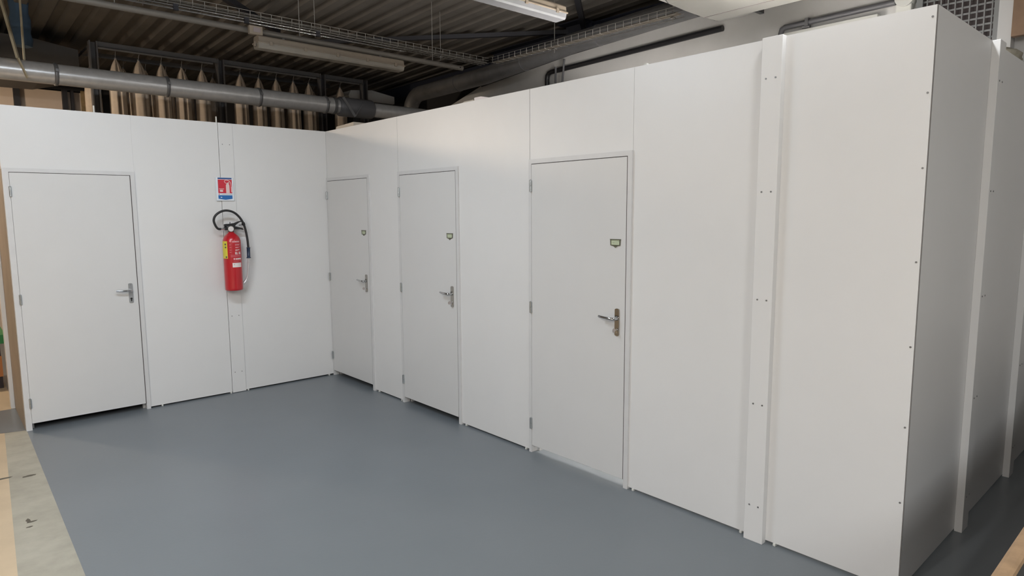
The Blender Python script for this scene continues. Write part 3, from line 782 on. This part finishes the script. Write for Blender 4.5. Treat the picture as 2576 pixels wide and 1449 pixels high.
# ---------------------------------------------------------------- fluorescent fittings
def fitting(cx, cy, z, label, cover, rot=0.0, group='weatherproof fluorescent fittings', light=None):
    root = thing('fluorescent_light', (cx, cy, z), label, 'lamp', group)
    L2 = .785
    def long(prof, ln):
        mb = MB(); mb.prism([(cy + a, z + b) for a, b in prof], 'x', cx - ln, cx + ln); return mb
    obj('housing', long([(-.066, .052), (-.060, .10), (-.045, .112), (.045, .112), (.060, .10), (.066, .052)], L2 - .01), 'lamp_body', root, bevel=.006)
    obj('rim', long([(-.074, .044), (-.074, .056), (.074, .056), (.074, .044)], L2), 'lamp_body', root, bevel=.003)
    cv = MB()
    prof = [(-.068, .045), (-.062, .012), (-.050, 0), (.050, 0), (.062, .012), (.068, .045)]
    n = len(prof)
    rings = [(-L2 + .004, 1.0, .045), (-L2 + .012, 1, 0), (L2 - .012, 1, 0), (L2 - .004, 1, .045)]
    v = []
    for i, (xx, s, dz) in enumerate(rings):
        for a, b in prof:
            bb = max(b, dz)
            v.append((cx + xx, cy + a, z + bb))
    f = []
    for i in range(3):
        for k in range(n - 1): f.append((i * n + k, i * n + k + 1, (i + 1) * n + k + 1, (i + 1) * n + k))
    f.append(tuple(range(n))); f.append(tuple(range(3 * n + n - 1, 3 * n - 1, -1)))
    cv.add(v, f)
    dif = obj('diffuser', cv, cover, root)
    for i in range(5):
        xx = cx - L2 + .12 + i * (2 * L2 - .24) / 4
        for s in (-1, 1):
            obj('clip', MB().box(xx - .014, xx + .014, cy + s * .070, cy + s * .080, z + .030, z + .066), 'lamp_body', root, bevel=.002)
    for s in (-1, 1):
        obj('end_clip', MB().box(cx + s * (L2 - .002), cx + s * (L2 + .010), cy - .012, cy + .012, z + .02, z + .062), 'lamp_body', root, bevel=.002)
        obj('hanger', MB().box(cx + s * .52 - .012, cx + s * .52 + .012, cy - .01, cy + .01, z + .11, z + .130), 'galva_dull', root)
    if rot: root.rotation_euler = (0, 0, rot)
    if light:
        pw_, col = light
        nm = 'lamp_cover_lit_%d' % len(MATS)
        mat(nm, (0.9, 0.9, 0.9), 0.3, emit=col, estr=pw_ / (PI * .30))
        dif.data.materials.clear(); dif.data.materials.append(MATS[nm])
    return root
fitting(-0.005, -0.27, 3.25, 'unlit yellowed fluorescent fitting below the cable tray at upper left', 'lamp_cover_old')
fitting(-0.01, -2.65, 3.27, 'unlit grey fluorescent fitting cut off by the top of the picture', 'lamp_cover')
for i, (cx, cy, cz, pw_, col, rot) in enumerate(LIT_FITTINGS):
    fitting(cx, cy, cz, 'unseen lit fluorescent fitting in the hall, placed for its light' , 'lamp_cover_lit', rot=rot, light=(pw_, col), group='lit fluorescent fittings outside the view')
for yy, x0, x1, lb_ in ((-.25, -6.5, 1.62, 'brown-grey metal tube rail carrying the yellowed lamp'), (-2.66, -6.5, .62, 'pale metal tube rail carrying the lamp at the top edge')):
    rl = thing('support_rail', ((x0 + x1) / 2, yy, 3.41), lb_, 'rail', 'lamp support rails')
    obj('channel', MB().tube([(x0, yy, 3.408), (x1, yy, 3.408)], .027, 16), 'rail_brown', rl)
    for xx in (-1.9, -.35, 1.2) if x1 > 1 else (-1.9, -.35):
        obj('hanger_rod', MB().tube([(xx, yy, 3.43), (xx, yy, roof_z(yy) + .01)], .004, 6), 'wire', rl)
    obj('end_hole', MB().tube([(x1 - .05, yy - .0265, 3.408), (x1 - .05, yy - .0285, 3.408)], .009, 10), 'dark_gap', rl)
jb = thing('junction_box', (-.80, -.31, 3.40), 'small cream junction box on the rail left of the yellowed lamp', 'box')
obj('box', MB().box(-.86, -.74, -.335, -.292, 3.36, 3.435), 'lamp_body', jb, bevel=.004)
obj('grey_patch', MB().box(-.825, -.76, -.337, -.334, 3.38, 3.42), 'grey_text', jb)

# ---------------------------------------------------------------- pipes and fittings on the pale building wall
bpz = thing('insulated_pipe', (2.83, -1.5, 3.5), 'black insulated pipe bent down behind the right wall', 'pipe')
obj('pipe', MB().tube([(2.865, -.40, 2.62), (2.865, -.40, 3.42), (2.865, -.408, 3.463), (2.865, -.435, 3.49), (2.865, -.48, 3.50), (2.865, -2.86, 3.545)], .030, 14), 'black_pipe', bpz)
obj('support_rod', MB().tube([(2.80, -.60, 2.6), (2.80, -.615, 3.53)], .013, 8), 'grey_pipe', bpz); obj('support_rod', MB().tube([(2.80, -.655, 2.6), (2.80, -.76, 3.60)], .013, 8), 'grey_pipe', bpz)
tag(obj('duct_shadow_line', MB().tube([(2.872, .92, 3.535), (2.872, -.8, 3.672), (2.872, -2.55, 3.740)], .022, 12), 'black_pipe'), 'thin black bar for the shadow line along the wall below the dull grey duct', 'pipe')  # dark bar drawn where the duct shadows the wall
gp = thing('grey_pipe', (2.86, -4, 3.41), 'grey pipe bent over behind the top of the screwed strip', 'pipe')
obj('pipe', MB().tube([(2.86, -3.46, 2.60), (2.86, -3.46, 3.37), (2.86, -3.47, 3.405), (2.86, -3.50, 3.42), (2.86, -4.42, 3.428)], .024, 14), 'grey_pipe', gp)
obj('pipe_clip', MB().box(2.83, 2.893, -3.72, -3.69, 3.385, 3.455).tube([(2.86, -3.66, 3.39), (2.86, -3.73, 3.38)], .016, 8), 'galva_dull', gp)
tag(obj('white_trunking', MB().box(2.82, 2.90, -4.30, -3.50, 3.20, 3.36), 'white_plastic', bevel=.004), 'white trunking below the grey pipe on the pale wall', 'trunking')
wl = thing('round_vent', (2.85, -4.50, 3.40), 'white round vent pipe beside the wire mesh window', 'vent')
obj('pipe', MB().tube([(2.895, -4.50, 3.44), (2.80, -4.50, 3.44)], [.072, .072], 24), 'white_plastic', wl)
obj('stub', MB().box(2.82, 2.895, -4.55, -4.43, 3.24, 3.40), 'white_plastic', wl, bevel=.01)
mw = thing('mesh_window', (2.88, -4.86, 3.3), 'square steel mesh over a dark opening at top right', 'mesh')
obj('opening', MB().box(2.885, 2.898, -5.115, -4.60, 2.66, 3.9), 'machine_dark', mw)
gm = MB()
yy = -4.60
while yy > -5.12:
    gm.box(2.862, 2.868, yy - .0045, yy + .0045, 2.66, 3.9); yy -= .048
zz = 2.68
while zz < 3.9:
    gm.box(2.867, 2.874, -5.115, -4.60, zz - .007, zz + .007); zz += .050
obj('bars', gm, 'mesh_bar', mw)
obj('edge_frame', MB().box(2.85, 2.90, -5.135, -5.095, 2.66, 3.9).box(2.85, 2.90, -4.62, -4.575, 2.66, 3.9), 'mesh_bar', mw)
tag(obj('column', MB().box(2.78, 2.895, -5.225, -5.14, 2.55, 4.1), 'column_grey'), 'white column right of the wire mesh window', 'column')
tag(obj('brown_board', MB().box(2.74, 2.80, -5.40, -5.232, 2.98, 3.9), 'brown_board'), 'brown wooden board at the top right corner', 'board')
rg = MB()
bm = bmesh.new(); bmesh.ops.create_icosphere(bm, subdivisions=3, radius=1)
for v_ in bm.verts:
    d = 1 + .12 * math.sin(5 * v_.co.x + 3 * v_.co.y) + .10 * math.sin(7 * v_.co.z + 2 * v_.co.x)
    v_.co *= d
rg.add([(2.62 + .12 * v_.co.x, -5.22 + .11 * v_.co.y, 2.80 + .085 * v_.co.z) for v_ in bm.verts], [[q.index for q in fc.verts] for fc in bm.faces], True)
bm.free()
tag(obj('rag_bundle', rg, 'rag'), 'grey-beige rag bundle lying on top of the shaded end wall', 'rag')
tag(obj('loose_shelf', MB().box(2.3, 2.775, -5.48, -5.0, 2.56, 2.708), 'plank'), 'board under the rag bundle on top of the cubicles', 'board')

# white ceiling-hung unit
ac = thing('ceiling_unit', (1.8, -4.2, 3.4), 'large white ceiling-hung air unit cut off by the top edge', 'air unit')
obj('casing', MB().prism([(1.40, 3.43), (1.44, 3.41), (1.69, 3.40), (1.94, 3.40), (2.17, 3.41), (2.20, 3.44), (2.22, 3.78), (1.38, 3.78)], 'y', -4.85, -3.215), 'ac_white', ac, bevel=.008)
obj('end_plate', MB().prism([(1.39, 3.45), (1.45, 3.42), (1.69, 3.41), (2.16, 3.415), (2.20, 3.45), (2.215, 3.77), (1.385, 3.77)], 'y', -3.215, -3.195), 'grey_pipe', ac)
obj('bottom_seam', MB().box(1.955, 1.960, -4.84, -3.22, 3.398, 3.402), 'grey_text', ac)
obj('wall_bracket', MB().box(2.20, 2.895, -3.27, -3.23, 3.60, 3.64), 'frame_grey', ac)
obj('hanger_rod', MB().tube([(1.5, -3.5, 3.78), (1.5, -3.5, 4.16)], .006, 8).tube([(2.1, -3.5, 3.78), (2.1, -3.5, 4.16)], .006, 8), 'wire', ac)

# offcuts on top of the walls
tag(obj('board_offcut', MB().prism([(-.17, 2.588), (-.55, 2.588), (-.55, 2.632), (-.19, 2.620)], 'x', .03, .28), 'plank'), 'cream board offcut on top of the wall by the inner corner', 'board')
tag(obj('board_offcut', MB().box(.06, .30, -2.40, -2.27, 2.588, 2.612), 'plank'), 'left small board offcut on top of the right wall above the middle door', 'board')
tag(obj('board_offcut', MB().prism([(-2.42, 2.588), (-2.42, 2.622), (-2.50, 2.622), (-2.66, 2.588)], 'x', .05, .30), 'sticker'), 'pale wedge offcut on top of the right wall above the middle door', 'board')
for xx, lb_ in ((-2.053, 'thin white rod on top of the wall above the leftmost door'), (-1.077, 'thin white rod on top of the wall above the extinguisher strip')):
    tag(obj('threaded_rod', MB().tube([(xx, .025, 2.55), (xx, .025, 2.645)], .006, 8), 'white_plastic'), lb_, 'rod', 'rods on the back wall')
tag(obj('white_plug', MB().box(.0, .02, -4.075, -4.06, 2.588, 2.597), 'white_plastic'), 'tiny white plug on the right wall top beyond the nearest door', 'plug')

# ---------------------------------------------------------------- workbench at lower right, machine at left
bn = thing('workbench', (0.6, -6.5, 0), 'dark workbench with a pale wooden edge in the lower right corner', 'workbench')
BY, BZ = -6.075, .80
obj('wooden_edge', MB().box(-1.25, 2.8, BY - .045, BY, BZ - .05, BZ), 'wood', bn, bevel=.012)
obj('top', MB().box(-1.25, 2.8, -6.95, BY - .045, BZ - .05, BZ - .012), 'bench_dark', bn)
obj('front_panel', MB().box(-1.20, 2.8, -6.20, -6.17, 0, BZ - .05), 'bench_dark', bn)
for xx in (-1.18, 2.72):
    obj('leg', MB().box(xx, xx + .06, -6.9, -6.84, 0, BZ - .05), 'bench_dark', bn)
gmch = thing('green_machine', (-3.0, 2.0, 0), 'green machine edge peeking in at the left border', 'machine')
obj('table', MB().box(-3.5, -2.668, 1.75, 2.4, .46, .55), 'green', gmch, bevel=.006)
obj('base', MB().box(-3.45, -2.72, 1.8, 2.35, 0.0, .46), 'machine_dark', gmch)
obj('orange_panel', MB().box(-3.44, -2.715, 1.79, 1.80, .12, .33), 'orange', gmch)

# batten lamp in the open-topped room behind the nearest door
rlm = thing('batten_lamp', (0.95, -3.30, 2.44), 'bare tube lamp inside the open-topped room behind the nearest door, outside the view', 'lamp')
obj('tray', MB().box(0.30, 1.60, -3.325, -3.275, 2.475, 2.50), 'white_plastic', rlm)
mat('tube_lit', (0.9, 0.9, 0.9), 0.3, emit=WHITE, estr=ROOM_LAMP / (PI * .15))
obj('tube', MB().tube([(0.35, -3.30, 2.44), (1.55, -3.30, 2.44)], .019, 12), 'tube_lit', rlm)
for xx in (0.36, 1.54):
    obj('socket', MB().box(xx - .02, xx + .02, -3.32, -3.28, 2.415, 2.476), 'white_plastic', rlm)
obj('mounting_bar', MB().box(.93, .97, -5.47, -3.06, 2.50, 2.53), 'white_plastic', rlm)

# added unseen warm globe standing in for daylight left of the cubicles
gl = thing('globe_fill', (-3.9, 2.3, 3.0), 'added unseen warm globe standing in for daylight in the hall left of the cubicles', 'lamp')
mat('globe_lit', (0.9, 0.9, 0.9), 0.3, emit=GLOBE_FILL[1], estr=GLOBE_FILL[0] / (PI * 4 * PI * .12 ** 2))
obj('globe', MB().lathe([(.12 * math.sin(PI * i / 12) + 1e-4, 3.0 - .12 * math.cos(PI * i / 12)) for i in range(13)], (-3.9, 2.3, 0), 24), 'globe_lit', gl)
obj('cord', MB().tube([(-3.9, 2.3, 3.11), (-3.9, 2.3, roof_z(2.3) + .02)], .006, 8), 'rubber', gl)
obj('cap', MB().tube([(-3.9, 2.3, 3.115), (-3.9, 2.3, 3.16)], .03, 14), 'white_plastic', gl)
obj('shade', MB().lathe([(.47, 3.085), (.46, 3.10), (.20, 3.19), (.03, 3.21)], (-3.9, 2.3, 0), 32), 'steel_dark', gl)  # added to cut the globe's upward light off the roof deck
